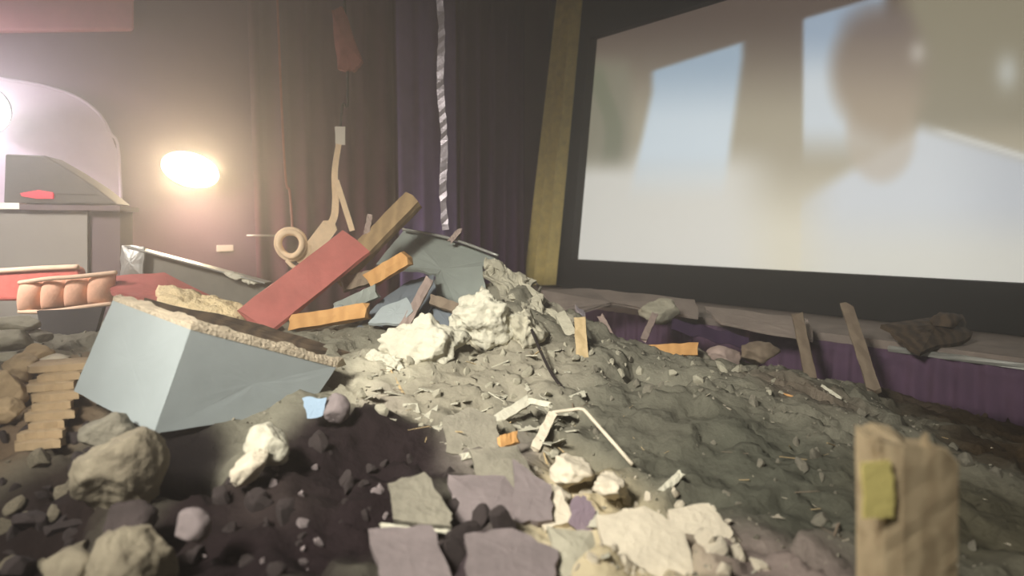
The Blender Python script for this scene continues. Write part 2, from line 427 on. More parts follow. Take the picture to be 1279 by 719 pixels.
drape('cloth', on_screen(700, -30, .35), on_screen(728, -30, .35), on_screen(656, 356, .35), on_screen(692, 356, .35), 3, .05, M_GOLD, gt, nu=50)
tube('curtain_rail', [on_screen(690, -32, .35), on_screen(734, -32, .35)], .025, M_CABLE, gt, sub=1)

# ------------------------------------------------------------------ wall lamp
lp = on_wall(238, 212, .30); lt = thing('flood_lamp', 'glaring oval flood lamp on the plum side wall', 'lamp', on_wall(238, 212, .0))
def disc(name, c, ax, ay, nrm, depth, m, parent, dome=.0, k=28):
    vs, fs = [], []
    for r, zz in ((1, -depth), (1, 0), (.8, dome * .5), (.45, dome * .9)):
        for j in range(k):
            th = 2 * math.pi * j / k; vs.append(c + ax * math.cos(th) * r + ay * math.sin(th) * r + nrm * zz)
    vs.append(c + nrm * dome)
    for r in range(3):
        for j in range(k): fs.append((r * k + j, r * k + (j + 1) % k, (r + 1) * k + (j + 1) % k, (r + 1) * k + j))
    for j in range(k): fs.append((3 * k + j, 3 * k + (j + 1) % k, 4 * k))
    fs.append(tuple(range(k))); return obj(name, vs, fs, m, parent, True)
face = (CAM - lp).normalized(); hx = face.cross(ZUP).normalized() * -1; hy = hx.cross(face)
hy = -hy if hy.z < 0 else hy
ax = hx * .345 - hy * .07; ay = hy * .225 + hx * .02
disc('housing', lp - face * .05, ax * 1.0, ay * 1.0, face, .16, M_SPK, lt)
disc('lens', lp, ax * .96, ay * .96, face, .03, glow('lamp_lens', (1, .80, .52, 1), 9), lt, .06)
tube('bracket', [on_wall(238, 214, .0), lp - face * .2], .04, M_SPK, lt, sub=1)
fs_ = area('flood_spill', lp + face * .45 - ZUP * .1, lp + V * -.9 + face * .1 - ZUP * 2.0, 26, (1, .70, .55), .3, spread=150)
fl = area('flood', lp + face * .12, lp + face * 3 - ZUP * .9, 98, (1, .77, .50), .55, .36)

# a second flood lamp, half cut off by the left edge of the frame
l2 = on_wall(-16, 138, .45); t2_ = thing('flood_lamp', 'cold white flood lamp cut off by the left edge, in front of the lilac board', 'lamp', on_wall(-16, 138, .0))
fc2 = (Vector((-1.0, 0, 1.2)) - l2).normalized(); h2x = fc2.cross(ZUP).normalized(); h2y = h2x.cross(fc2)
disc('housing', l2 - fc2 * .05, h2x * .21, h2y * .25, fc2, .14, M_SPK, t2_)
disc('lens', l2, h2x * .20, h2y * .24, fc2, .03, glow('cold_lens', (.95, 1, .93, 1), 5), t2_, .05)
tube('bracket', [on_wall(-16, 140, .0), l2 - fc2 * .2], .035, M_SPK, t2_, sub=1)
area('cold_flood', l2 + fc2 * .12, l2 + fc2 * 3 - ZUP * .3, 55, (.97, .93, 1), .35)
# the lilac board behind it
arch = [(-60, 345), (-60, 84), (0, 98), (45, 105), (92, 119), (122, 140), (138, 166), (149, 195), (153, 345)]
pa = [on_wall(x, y, .10) for x, y in arch]
at_ = thing('arched_board', 'lilac arched wall panel with a pale rounded edge, brightly lit', 'wall panel', on_wall(60, 345, .0))
vs = [p for p in pa] + [p - U * .09 for p in pa]; k = len(pa)
obj('panel', vs, [tuple(range(k)), tuple(range(2 * k - 1, k - 1, -1))] + [(i, (i + 1) % k, k + (i + 1) % k, k + i) for i in range(k)], M_LILACP, at_)
tube('edge_trim', [on_wall(x, y, .10) for x, y in arch[1:]], .018, M_LILACP, at_, sub=4)
# pink panel on the upper wall
pk = [on_wall(x, y, .14) for x, y in ((-70, -60), (168, -60), (168, 37), (-70, 40))]
pv = pk + [p - U * .13 for p in pk]
o = obj('pink_board', pv, [(0, 1, 2, 3), (7, 6, 5, 4), (0, 4, 5, 1), (1, 5, 6, 2), (2, 6, 7, 3), (3, 7, 4, 0)], M_PINKP)
tag(o, 'pink rectangular panel high on the upper left wall', 'wall panel'); bevel(o, .03)
# small plate on the wall
o = box('plate', on_wall(281, 310, .02), V * .22, U * .03, ZUP * .09, M_TAG); bevel(o, .01)
tag(o, 'small whitish plate on the plum wall below the lamp', 'plate')
o = tube('rail', [on_wall(308, 294, .35), on_wall(352, 294, .35)], .012, M_STEELL, sub=1); tag(o, 'thin metal rail along the wall behind the coil', 'rail')

# grey booth with a wedge speaker on its ledge
bc = thing('booth', 'grey booth front with a pale ledge along the left wall', 'booth', P(40, 420, 6.6))
def prism(name, pts_px, Y, dep, m, parent=None):
    f = [P(x, y, Y) for x, y in pts_px]; b = [p + Vector((-.25 * dep, dep, 0)) for p in f]; k = len(f)
    return obj(name, f + b, [tuple(range(k)), tuple(range(2 * k - 1, k - 1, -1))] + [(i, (i + 1) % k, k + (i + 1) % k, k + i) for i in range(k)], m, parent)
prism('front_panel', [(-80, 262), (109, 262), (109, 470), (-80, 470)], 6.5, .5, M_BOOTH, bc)
prism('side_post', [(110, 258), (150, 258), (150, 470), (110, 470)], 6.55, .4, M_BOOTHD, bc)
prism('ledge', [(-80, 253), (24, 253), (24, 261), (-80, 261)], 6.42, .6, M_TAG, bc)
prism('rim', [(24.5, 255), (150, 257), (150, 263), (24.5, 262)], 6.42, .6, M_BOOTHD, bc)
sp = thing('wedge_speaker', 'dark wedge shaped speaker with a red light on the booth ledge', 'speaker', P(60, 254, 6.7))
o = prism('cabinet', [(4, 254), (6, 192), (54, 194), (84, 211), (118, 233), (146, 255)], 6.55, .45, M_SPK, sp); bevel(o, .02)
prism('indicator_light', [(25, 241), (48, 237), (66, 240), (66, 248), (45, 248), (27, 245)], 6.52, .06, glow('red_led', (1, .05, .09, 1), .6), sp); MATS['red_led'].node_tree.nodes['Principled BSDF'].inputs['Base Color'].default_value = (.3, .01, .02, 1)
prism('grille', [(12, 229), (108, 232), (125, 243), (12, 240)], 6.535, .02, M_SPK, sp)

# ------------------------------------------------------------------ the rubble mound
ctl = [(0, 719, 2.3), (200, 719, 2.2), (400, 719, 2.1), (640, 719, 2.1), (850, 719, 2.2), (1060, 719, 2.3), (1279, 719, 2.4),
       (60, 560, 3.1), (140, 530, 3.2), (190, 560, 3.0), (300, 555, 3.15), (390, 520, 3.3), (0, 600, 2.9), (300, 620, 2.7), (500, 600, 2.85), (650, 600, 3.0), (800, 600, 3.1), (1000, 620, 3.0), (1279, 620, 3.2),
       (470, 500, 3.7), (600, 500, 3.85), (750, 500, 4.0), (900, 510, 4.0), (1050, 530, 3.9), (1279, 565, 3.9),
       (450, 440, 4.3), (600, 430, 4.6), (700, 430, 4.8), (800, 450, 4.8), (930, 470, 4.9), (1050, 500, 4.7), (1200, 545, 4.4),
       (630, 352, 5.55), (670, 370, 5.5), (690, 395, 5.45), (735, 412, 5.5), (800, 437, 5.5), (900, 455, 5.5), (1000, 470, 5.4), (1100, 510, 5.1),
       (300, 425, 4.5), (200, 415, 4.6), (420, 420, 4.6), (500, 404, 5.0), (560, 398, 5.2), (450, 408, 4.9), (520, 385, 5.6), (590, 384, 5.4), (100, 440, 4.5), (50, 470, 3.9), (0, 440, 4.2), (330, 412, 5.3), (230, 405, 5.3), (400, 412, 5.2)]
pts = [P(*c) for c in ctl]
pts += [Vector((x, 7.6, .0)) for x in (-4, -2.5, -1, 0, 1, 2, 3, 4)] + [Vector((x, 6.7, z)) for x, z in ((-4, .5), (-2.5, .7), (-1, .55), (0, .55), (1, .4), (2, .2), (3, .1))]
pts += [Vector((-4.5, 4.5, .6)), Vector((-4, 3, .4)), Vector((4.5, 3.5, .1)), Vector((4.8, 4.5, .0))] + [Vector((x, .9, .45)) for x in (-2, 0, 2)]
PX = np.array([[p.x, p.y] for p in pts]); PZ = np.array([p.z for p in pts])
def phi(r2): return np.where(r2 > 1e-9, r2 * np.log(np.maximum(r2, 1e-9)) * .5, 0)
n_ = len(PX); D2 = ((PX[:, None] - PX[None]) ** 2).sum(-1)
A = np.zeros((n_ + 3, n_ + 3)); A[:n_, :n_] = phi(D2) + np.eye(n_) * .02; A[:n_, n_] = 1; A[:n_, n_ + 1:] = PX
A[n_:, :n_] = A[:n_, n_:].T
SOL = np.linalg.solve(A, np.concatenate([PZ, np.zeros(3)]))
def base_z(x, y):
    q = np.stack([x, y], -1); r2 = ((q[..., None, :] - PX) ** 2).sum(-1)
    return phi(r2) @ SOL[:n_] + SOL[n_] + q[..., 0] * SOL[n_ + 1] + q[..., 1] * SOL[n_ + 2]
X0, X1, Y0, Y1, ST = -5.2, 5.4, .9, 8.0, .03
gx = np.arange(X0, X1, ST); gy = np.arange(Y0, Y1, ST); GX, GY = np.meshgrid(gx, gy)
GZ = np.concatenate([base_z(GX[i:i + 20], GY[i:i + 20]) for i in range(0, len(gy), 20)])
NZ = np.zeros_like(GZ)
for j in range(len(gy)):
    for i in range(len(gx)):
        v = Vector((gx[i], gy[j], 0))
        a = noise.fractal(v * 2.3, .9, 2.1, 5); b = abs(noise.noise(v * 5.5 + Vector((7, 3, 1))))
        q = v * 4.6 + Vector((.25 * a, .25 * b, 0)); c0 = noise.voronoi(q)[1][0]; c_ = noise.cell(c0 * 97.3 + Vector((.5, .5, .5)))
        tl_ = (q - c0).dot(Vector((noise.cell(c0 * 51.7), noise.cell(c0 * 77.1), 0)))
        c1 = noise.voronoi(q * 2.7)[1][0]
        NZ[j, i] = .04 * a + .03 * b + .030 * c_ + .05 * tl_ + .012 * noise.cell(c1 * 83.3)
GZ = np.clip(GZ, -.3, 1.55)
GZ += NZ * np.clip((GY - 1.2), 0.4, 1)
def dent(px, py, Y, r, d):
    global GZ
    p = P(px, py, Y); GZ -= d * np.exp(-((GX - p.x) ** 2 + (GY - p.y) ** 2) / r ** 2)
dent(727, 562, 3.3, .10, .34); dent(815, 468, 4.6, .20, .30); dent(228, 572, 2.85, .13, .36); dent(470, 590, 2.95, .25, .10); dent(430, 690, 2.3, .3, .1); dent(670, 690, 2.3, .12, .12)
edge = np.clip((7.6 - GY) / .8, 0, 1); GZ = GZ * edge - .12 * (1 - edge)
def gz(x, y):
    fx = min(max((x - X0) / ST, 0), len(gx) - 1.001); fy = min(max((y - Y0) / ST, 0), len(gy) - 1.001); i, j = int(fx), int(fy); a, b = fx - i, fy - j
    return float((GZ[j, i] * (1 - a) + GZ[j, i + 1] * a) * (1 - b) + (GZ[j + 1, i] * (1 - a) + GZ[j + 1, i + 1] * a) * b)
def ground(px, py):
    d = ray(px, py); d = d / d.y; Y = 1.0
    while Y < 7.5:
        p = CAM + d * Y
        if p.z < gz(p.x, p.y): return p
        Y += .01
    return CAM + d * 5.5
# mound colours, place by place (grey dirt tone unless listed)
zones = [((430, 650), .42, (34, 25, 26)), ((500, 575), .30, (34, 25, 26)), ((320, 690), .40, (32, 24, 25)), ((590, 705), .24, (70, 60, 62)), ((250, 640), .22, (36, 28, 28)),  # dark brown patch across the lower left
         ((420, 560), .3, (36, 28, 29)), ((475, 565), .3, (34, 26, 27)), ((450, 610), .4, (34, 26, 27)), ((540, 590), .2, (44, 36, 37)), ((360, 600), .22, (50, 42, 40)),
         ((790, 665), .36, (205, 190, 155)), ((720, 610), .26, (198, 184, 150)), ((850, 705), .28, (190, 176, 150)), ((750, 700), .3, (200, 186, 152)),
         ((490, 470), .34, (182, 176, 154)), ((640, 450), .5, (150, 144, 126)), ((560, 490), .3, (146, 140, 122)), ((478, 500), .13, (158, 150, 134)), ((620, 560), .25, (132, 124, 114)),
         ((60, 490), .5, (132, 114, 90)), ((30, 540), .35, (110, 94, 76)), ((225, 575), .2, (34, 28, 28)), ((60, 640), .4, (50, 42, 36)), ((20, 690), .35, (36, 28, 26)),  # spot under the box: shade of the hollow put into the colour
         ((980, 700), .35, (138, 124, 116)), ((1220, 520), .7, (58, 46, 30)), ((1279, 560), .5, (64, 52, 36)), ((1150, 500), .4, (86, 74, 60)), ((1000, 480), .4, (116, 106, 92)), ((880, 560), .55, (92, 91, 78)), ((1000, 600), .55, (86, 86, 74)), ((800, 510), .35, (100, 98, 85)), ((1240, 650), .5, (88, 84, 68)), ((485, 560), .22, (36, 28, 29)), ((440, 580), .28, (34, 26, 27)), ((228, 572), .16, (26, 22, 22))]  # right slope and last spot, the hollow: shade put into the colour
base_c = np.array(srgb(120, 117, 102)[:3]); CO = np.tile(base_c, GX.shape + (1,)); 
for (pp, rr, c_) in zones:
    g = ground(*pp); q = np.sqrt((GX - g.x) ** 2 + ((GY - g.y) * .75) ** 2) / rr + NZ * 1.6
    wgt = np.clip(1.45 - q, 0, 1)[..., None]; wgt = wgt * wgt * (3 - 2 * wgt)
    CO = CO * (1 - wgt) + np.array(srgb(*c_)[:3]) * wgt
vs = np.stack([GX, GY, GZ], -1).reshape(-1, 3); nxg = len(gx); nyg = len(gy)
ii, jj = np.meshgrid(np.arange(nxg - 1), np.arange(nyg - 1)); a0 = (jj * nxg + ii).ravel()
fc = np.stack([a0, a0 + 1, a0 + nxg + 1, a0 + nxg], -1)
vd = (vs[:, 0] - CORNER.x) * V.x + (vs[:, 1] - CORNER.y) * V.y; ud = (vs[:, 0] - CORNER.x) * U.x + (vs[:, 1] - CORNER.y) * U.y
keep = (vd > STV + .12) & (ud > .1) & (ud < RW - .1); fc = fc[keep[fc].all(1)]
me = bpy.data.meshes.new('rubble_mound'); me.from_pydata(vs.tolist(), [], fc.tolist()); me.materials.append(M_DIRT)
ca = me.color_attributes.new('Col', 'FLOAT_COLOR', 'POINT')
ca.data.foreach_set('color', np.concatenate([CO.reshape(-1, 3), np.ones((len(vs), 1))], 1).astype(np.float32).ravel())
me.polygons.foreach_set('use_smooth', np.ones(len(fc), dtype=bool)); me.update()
mound = link('rubble_mound', me, Vector((0, 0, 0)), None)
mound['kind'] = 'stuff'; tag(mound, 'sloping mound of grey dirt and crushed ceiling across the hall floor', 'rubble')

def on(px, py, lift=0): p = ground(px, py); return p + Vector((0, 0, lift))

# ------------------------------------------------------------------ stage skirt and what lies at the stage edge
SK = STV + .02
def on_front(px, py, off=0.0): return plane_hit(px, py, room(0, SK + off), V)
def front_at(px, z, off=0.0): p = on_front(px, 400, off); return Vector((p.x, p.y, z))
sk = thing('stage_skirt', 'purple pleated cloth skirt hanging from the dusty stage edge', 'curtain', front_at(1000, 0))
drape('cloth', front_at(700, .49, .05), front_at(1420, .49, .05), front_at(700, .02, .05), front_at(1420, .02, .05), 34, .02, M_PURPLE, sk, nu=300, nv=5)
o = beam('edge_strip', front_at(1112, .505, .06), front_at(1420, .505, .06), .05, .03, M_STEELL, rag=.01, nrm=V); tag(o, 'bright metal strip along the stage edge at far right', 'strip')
for (x0, y0, x1, y1, Y, wd, lab) in ((996, 393, 1013, 462, 6.1, .10, 'grey broken stud leaning on the stage edge, left of the pair'), (1058, 383, 1092, 476, 5.7, .10, 'grey broken stud leaning on the stage edge, right of the pair')):
    o = beam('broken_stud', P(x0, y0, Y + .25), P(x1, y1 + 12, Y - .25), wd, .06, M_WOODG, rag=.04); tag(o, lab, 'stud')
o = drape('torn_cloth', P(840, 398, 7.2), P(935, 420, 6.7), P(838, 412, 7.1), P(938, 437, 6.6), 3, .02, mat('dark_purple_cloth', srgb(52, 36, 58), .95, .1, 5, .1), nu=40); tag(o, 'dark purple torn cloth sagging under the stage edge', 'cloth')
o = slab('torn_sheet', [P(676, 362, 8.2), P(735, 360, 8.6), P(800, 366, 8.3), P(868, 374, 7.9), P(872, 396, 7.5), P(800, 384, 7.9), P(738, 380, 8.3), P(715, 392, 8.0), P(690, 384, 8.0)], .03, M_STAGE, jit=.02); tag(o, 'long torn grey panel lying along the stage edge under the screen corner', 'panel')
o = lump('rubble_lump', P(826, 388, 7.3), (.24, .2, .15), M_PLASTER2, 51); tag(o, 'whitish crumpled lump on the stage edge below the screen', 'rubble')
o = slab('torn_sheet', [P(880, 382, 7.3), P(1010, 398, 6.7), P(1015, 424, 6.3), P(900, 402, 6.9)], .03, M_STAGE, jit=.02); tag(o, 'flat grey panel on the stage beside the left broken stud', 'panel')
o = slab('torn_sheet', [P(1100, 405, 6.2), P(1200, 392, 6.3), P(1215, 420, 6.0), P(1150, 440, 5.75)], .04, M_WOODD, jit=.03, bow=.04); tag(o, 'dark brown bent panel on the stage at far right', 'panel')
o = lump('rubble_lump', P(1180, 402, 6.1), (.16, .13, .09), M_WOODD, 58); tag(o, 'brown rounded lump beside the dark bent panel on the stage', 'rubble')
o = slab('foil_scrap', [P(718, 380, 6.3), P(730, 390, 6.2), P(734, 408, 6.1), P(722, 402, 6.2)], .01, M_FOIL, jit=.015, bow=.03); tag(o, 'shiny foil scrap at the left end of the purple skirt', 'foil')
o = beam('bent_batten', P(750, 395, 6.4), P(768, 428, 6.0), .06, .03, M_PINKW); tag(o, 'pale batten propped against the purple skirt', 'batten')
o = beam('bent_batten', P(804, 424, 6.1), P(818, 392, 6.6), .06, .03, M_PINKW); tag(o, 'brownish batten rising towards the whitish stage lump', 'batten')
o = beam('wood_block', P(793, 440, 5.75), P(870, 436, 5.7), .11, .08, M_WOODO); tag(o, 'orange wood block on the mound in front of the purple skirt', 'wood')
for k, (x, y, s, m_, lab) in enumerate([(905, 445, .13, M_PINKW, 'brownish lump on the crest below the torn purple cloth'), (945, 440, .15, M_WOODG, 'brown grey lump on the crest left of the broken studs'), (872, 448, .12, M_CONC, 'grey lump on the crest right of the orange block')]):
    p = P(x, y, 5.9); o = lump('rubble_lump', p, (s * 1.3, s, s * .8), m_, 60 + k); tag(o, lab, 'rubble')

# ------------------------------------------------------------------ blue grey bulkhead box
A_, B_, D_ = P(142, 372, 3.55), P(239, 408, 3.15), P(422, 456, 3.75)
A2, B2, D2_ = P(92, 488, 3.35), P(192, 541, 2.98), P(384, 512, 3.55)
bh = thing('bulkhead_box', 'blue grey painted boxed bulkhead fallen at the left of the mound', 'bulkhead', P(200, 545, 3.1))
def thick(name, a, b, c, d, t, m, parent, jit=.0):
    return slab(name, [a, b, c, d], t, m, parent, jit=jit, sub=8)
thick('left_face', A_, B_, B2, A2, .03, M_BLUEGREY, bh, .003)
thick('right_face', B_ + Vector((.002, 0, 0)), D_, D2_, B2 + Vector((.002, 0, 0)), .03, M_SLATE if False else M_BLUEGREY, bh, .003)
backA = P(180, 372, 4.1); backD = P(440, 440, 4.3)
def edge_strip(p0, p1, n=26, wd=.05):
    vs, fs = [], []
    for i in range(n + 1):
        a = i / n; p = p0.lerp(p1, a); j = 1 + .5 * noise.noise(p * 9) + R.uniform(-.15, .15)
        vs += [p + Vector((0, -.008, -.012)), p + Vector((0, -.004, wd * .3 * j)), p + Vector((.01, .06 * j, wd * .55 * j)), p + Vector((.02, .11, -.02))]
    for i in range(n):
        for j in range(4): fs.append((i * 4 + j, i * 4 + (j + 1) % 4, i * 4 + 4 + (j + 1) % 4, i * 4 + 4 + j))
    fs += [(0, 1, 2, 3), tuple(n * 4 + j for j in range(4))]
    return obj('torn_edge', vs, fs, M_GYPSUM, bh)
edge_strip(A_, B_, 26, .035); edge_strip(B_, D_, 40, .04)
slab('gap_shade_board', [backA, P(330, 405, 4.3), backD, P(300, 425, 4.05)], .03, M_WOODD, bh, jit=.02)  # dark board put where only the shaded gap behind the box shows
slab('top_flap', [A_ + Vector((0, .02, .015)), P(200, 385, 3.62), P(330, 425, 3.8), D_ + Vector((0, .03, .02)), B_ + Vector((0, .03, .02))], .02, M_GYPSUM, bh, jit=.015)

# ------------------------------------------------------------------ debris behind the box
o = beam('red_board', P(318, 402, 4.7), P(444, 303, 5.3), .30, .05, M_RED, rag=.03, nrm=Vector((.1, -1, .55))); tag(o, 'wide red painted board sloping up behind the blue grey box', 'board')
o = slab('red_sheet', [P(132, 345, 5.1), P(205, 340, 5.2), P(300, 388, 4.95), P(290, 404, 4.6), P(215, 380, 4.7), P(140, 364, 4.9)], .03, M_RED, jit=.012); tag(o, 'dull red panel lying under the cream foam', 'panel')
# steel channel
ch = thing('steel_channel', 'dusty grey steel channel lying above the cream foam', 'channel', P(240, 360, 5.3))
c0, c1 = P(160, 326, 5.45), P(333, 372, 5.25); d = (c1 - c0).normalized(); upn = (ZUP - d * ZUP.dot(d)).normalized(); bk = upn.cross(d); bk = bk if bk.y > 0 else -bk
ln = (c1 - c0).length; cm = (c0 + c1) / 2
box('web', cm + bk * .02, d * ln, bk * .012, upn * .25, M_STEEL, ch)
box('flange', cm + upn * .125 - bk * .02, d * ln, bk * .10, upn * .012, M_STEELL, ch)
box('flange', cm - upn * .125 - bk * .02, d * ln, bk * .10, upn * .012, M_STEEL, ch)
slab('bent_end', [P(152, 306, 5.42), P(180, 308, 5.38), P(178, 345, 5.36), P(150, 350, 5.4)], .012, M_STEELL, ch, jit=.01, bow=.03)
for (x, y, lab) in ((292, 344, 'white torn paper scrap on the upper edge of the steel channel, left one'), (312, 351, 'white torn paper scrap on the upper edge of the steel channel, right one')):
    q = P(x, y, 5.22); o = slab('paper_scrap', [q + Vector((-.09, .02, .03)), q + Vector((.0, .02, .02)), q + Vector((.09, .0, -.015)), q + Vector((.0, -.03, -.02))], .008, M_WHITE, jit=.015, bow=.015); tag(o, lab, 'paper')
# cream foam
nu, nv = 44, 18; vs, fs = [], []
c4 = [P(196, 352, 5.0), P(318, 382, 4.9), P(284, 402, 4.6), P(196, 378, 4.65)]
for j in range(nv + 1):
    for i in range(nu + 1):
        a, b = i / nu, j / nv; p = c4[0].lerp(c4[1], a).lerp(c4[3].lerp(c4[2], a), b)
        e = min(a, 1 - a) * 5; e2 = min(b, 1 - b) * 4; k = min(1, e) * min(1, e2)
        hgt = .05 * k ** .5 + .035 * noise.fractal(p * 11, .7, 2, 4) * (k ** .5)
        vs.append(p + Vector((.02 * noise.noise(p * 14), .02 * noise.noise(p * 13 + Vector((5, 5, 5))), hgt - .02)))
N = len(vs); vs += [Vector((v.x, v.y, v.z - .1)) for v in vs]; w1 = nu + 1
for j in range(nv):
    for i in range(nu):
        q = (j * w1 + i, j * w1 + i + 1, (j + 1) * w1 + i + 1, (j + 1) * w1 + i); fs += [q, tuple(N + x for x in q[::-1])]
ed = list(range(w1)) + [j * w1 + nu for j in range(1, nv + 1)] + [nv * w1 + i for i in range(nu - 1, -1, -1)] + [j * w1 for j in range(nv - 1, 0, -1)]
for x in range(len(ed)): a, b = ed[x], ed[(x + 1) % len(ed)]; fs.append((a, b, N + b, N + a))
o = obj('foam_sheet', vs, fs, M_FOAM, None, True); tag(o, 'lumpy cream foam sheet between the steel channel and the blue grey box', 'foam')

# seat backs at the left
sb = thing('seat_back', 'salmon channelled seat back on its side, left of the blue grey box', 'seat', P(85, 388, 5.0))
for k in range(4):
    x0 = 26 + k * 29; cx = x0 + 15; yb = 389 - k * 3.0; yt = 352 - k * 3.4
    prof = []; kk = 10; vs, fs = [], []
    for j in range(8):
        b = j / 7; y = yb + (yt - yb) * b; bul = math.sin(math.pi * (.1 + .8 * b)) ** .5
        for i in range(kk + 1):
            th = math.pi * i / kk; p = P(cx - 16 * math.cos(th) + 3 * (b - .5), y, 5.0)
            vs.append(p + Vector((0, -.10 * math.sin(th) * bul, 0)))
    for j in range(7):
        for i in range(kk): q = j * (kk + 1) + i; fs.append((q, q + 1, q + kk + 2, q + kk + 1))
        fs.append((j * (kk + 1), j * (kk + 1) + kk, (j + 1) * (kk + 1) + kk, (j + 1) * (kk + 1)))
    fs += [tuple(range(kk + 1)), tuple(7 * (kk + 1) + i for i in range(kk + 1))]
    obj('padded_channel', vs, fs, M_SALMON, sb, True)
tube('piping', [P(24, 353, 4.96), P(60, 348, 4.9), P(100, 345, 4.9), P(146, 340, 4.95)], .016, M_PALE, sb)
tube('piping', [P(24, 389, 4.96), P(60, 389, 4.88), P(100, 384, 4.88), P(140, 379, 4.95)], .016, M_PALE, sb)
rs = thing('seat_back', 'red seat back lying behind the salmon one at the left edge', 'seat', P(50, 375, 5.4))
o = prism('cushion', [(-60, 341), (0, 339), (50, 336), (98, 334), (101, 352), (60, 376), (0, 376), (-60, 376)], 5.3, .15, M_RED2, rs); bevel(o, .03, 3)
tube('piping', [P(-60, 340, 5.29), P(0, 338, 5.29), P(50, 335, 5.29), P(98, 333, 5.29)], .02, M_PALE, rs)
o = prism('dark_board', [(46, 388), (128, 384), (120, 412), (112, 450), (58, 450)], 4.85, .08, M_DKPANEL); tag(o, 'dark grey board under the salmon seat back', 'board')

# timber and panels at the top of the mound
o = beam('timber', P(420, 348, 5.5), P(516, 250, 5.7), .17, .10, M_WOODT, rag=.03, nrm=Vector((-.3, -1, .5))); tag(o, 'thick tan timber pointing up past the red board', 'timber')
o = beam('wood_block', P(462, 350, 5.2), P(509, 322, 5.15), .12, .10, M_WOODO, rag=.02); tag(o, 'orange wood block below the thick tan timber', 'wood')
o = beam('wood_block', P(366, 404, 4.8), P(460, 388, 4.75), .11, .10, M_WOODO, rag=.02); tag(o, 'orange wood block at the foot of the red board', 'wood')
o = slab('painted_sheet', [P(470, 330, 6.1), P(505, 287, 6.3), P(560, 298, 6.1), P(622, 322, 5.8), P(603, 332, 5.7), P(608, 382, 5.3), P(570, 384, 5.35), P(535, 366, 5.5), P(545, 342, 5.7), P(512, 336, 5.8)], .03, M_GREENGREY, jit=.014, sub=4); tag(o, 'pale green grey wall sheet on top of the mound', 'panel')
o = tube('metal_edge', [P(503, 286, 6.2), P(560, 297, 6.0), P(622, 319, 5.7)], .012, M_STEELL); tag(o, 'thin metal edge along the top of the green grey sheet', 'edge strip')
o = slab('painted_sheet', [P(542, 343, 5.45), P(512, 350, 5.4), P(480, 372, 5.1), P(448, 405, 4.8), P(440, 424, 4.65), P(500, 436, 4.5), P(520, 410, 4.75), P(545, 375, 5.1)], .03, M_SLATE, jit=.012, sub=4); tag(o, 'slate blue sheet below the dark gap', 'panel')
o = slab('painted_sheet', [P(460, 403, 4.62), P(476, 384, 4.75), P(508, 371, 4.85), P(516, 388, 4.72), P(500, 404, 4.6)], .02, M_BLUEGREY, jit=.006); tag(o, 'small pale blue offcut on the slate blue sheet', 'panel')
o = slab('painted_sheet', [P(540, 378, 5.1), P(578, 388, 5.0), P(584, 416, 4.75), P(556, 426, 4.7), P(540, 410, 4.85)], .03, M_SLATE, jit=.01); tag(o, 'slate blue sheet wedged between the two white plaster lumps', 'panel')
o = beam('grey_block', P(422, 386, 4.95), P(470, 364, 5.0), .10, .06, M_GREENGREY); tag(o, 'grey green block above the lower orange wood block', 'block')
o = beam('batten', P(500, 416, 4.55), P(536, 350, 5.1), .07, .05, M_PINKW); tag(o, 'pinkish grey batten standing in front of the slate sheet', 'batten')
o = beam('batten', P(538, 374, 5.0), P(578, 388, 4.95), .08, .06, M_WOODG); tag(o, 'short brown grey batten behind the right white plaster lump', 'batten')
o = lump('plaster_chunk', P(424, 388, 4.9), (.06, .05, .05), M_BLUEGREY, 74, 3); tag(o, 'small pale blue chunk beside the grey green block', 'rubble')
for (a, b, lab) in (((562, 301, 5.9), (575, 287, 5.9), 'small pale splinter upright on the green grey sheet'), ((458, 292, 5.6), (462, 270, 5.6), 'small upright stub left of the tan timber')):
    o = beam('splinter', P(*a), P(*b), .045, .03, M_PINKW); tag(o, lab, 'splinter')
o = beam('grey_block', P(428, 356, 5.25), P(470, 344, 5.25), .11, .08, M_WOODG); tag(o, 'brown grey block end beside the upper orange wood block', 'block')
# crumpled sheets on the right shoulder
def crumple(name, quad, amp, m, label, nu=34, nv=34, fr=5, th=.02):
    c = [P(*q) for q in quad]; vs, fs = [], []
    for j in range(nv + 1):
        for i in range(nu + 1):
            a, b = i / nu, j / nv; p = c[0].lerp(c[1], a).lerp(c[3].lerp(c[2], a), b)
            n = Vector((noise.ridged_multi_fractal(p * fr, .9, 2, 3, 1, 2) - 1, noise.ridged_multi_fractal(p * fr + Vector((9, 2, 4)), .9, 2, 3, 1, 2) - 1, noise.ridged_multi_fractal(p * fr + Vector((3, 8, 1)), .9, 2, 3, 1, 2) - 1))
            vs.append(p + n * amp)
    N = len(vs); w1 = nu + 1; vs += [v + Vector((0, th, -th)) for v in vs]
    for j in range(nv):
        for i in range(nu): q = (j * w1 + i, j * w1 + i + 1, (j + 1) * w1 + i + 1, (j + 1) * w1 + i); fs += [q, tuple(N + x for x in q[::-1])]
    ed = list(range(w1)) + [j * w1 + nu for j in range(1, nv + 1)] + [nv * w1 + i for i in range(nu - 1, -1, -1)] + [j * w1 for j in range(nv - 1, 0, -1)]
    for x in range(len(ed)): a, b = ed[x], ed[(x + 1) % len(ed)]; fs.append((a, b, N + b, N + a))
    o = obj(name, vs, fs, m); return tag(o, label, 'sheet')
crumple('crumpled_sheet', [(602, 326, 5.7), (662, 344, 5.7), (712, 425, 5.0), (650, 430, 4.9)], .07, M_PLASTER2, 'crumpled dusty sheet over the right shoulder of the mound top')
crumple('crumpled_sheet', [(668, 350, 5.75), (682, 372, 5.6), (728, 400, 5.45), (690, 410, 5.3)], .05, M_CONC, 'narrow crumpled grey sheet sagging towards the foil scrap')

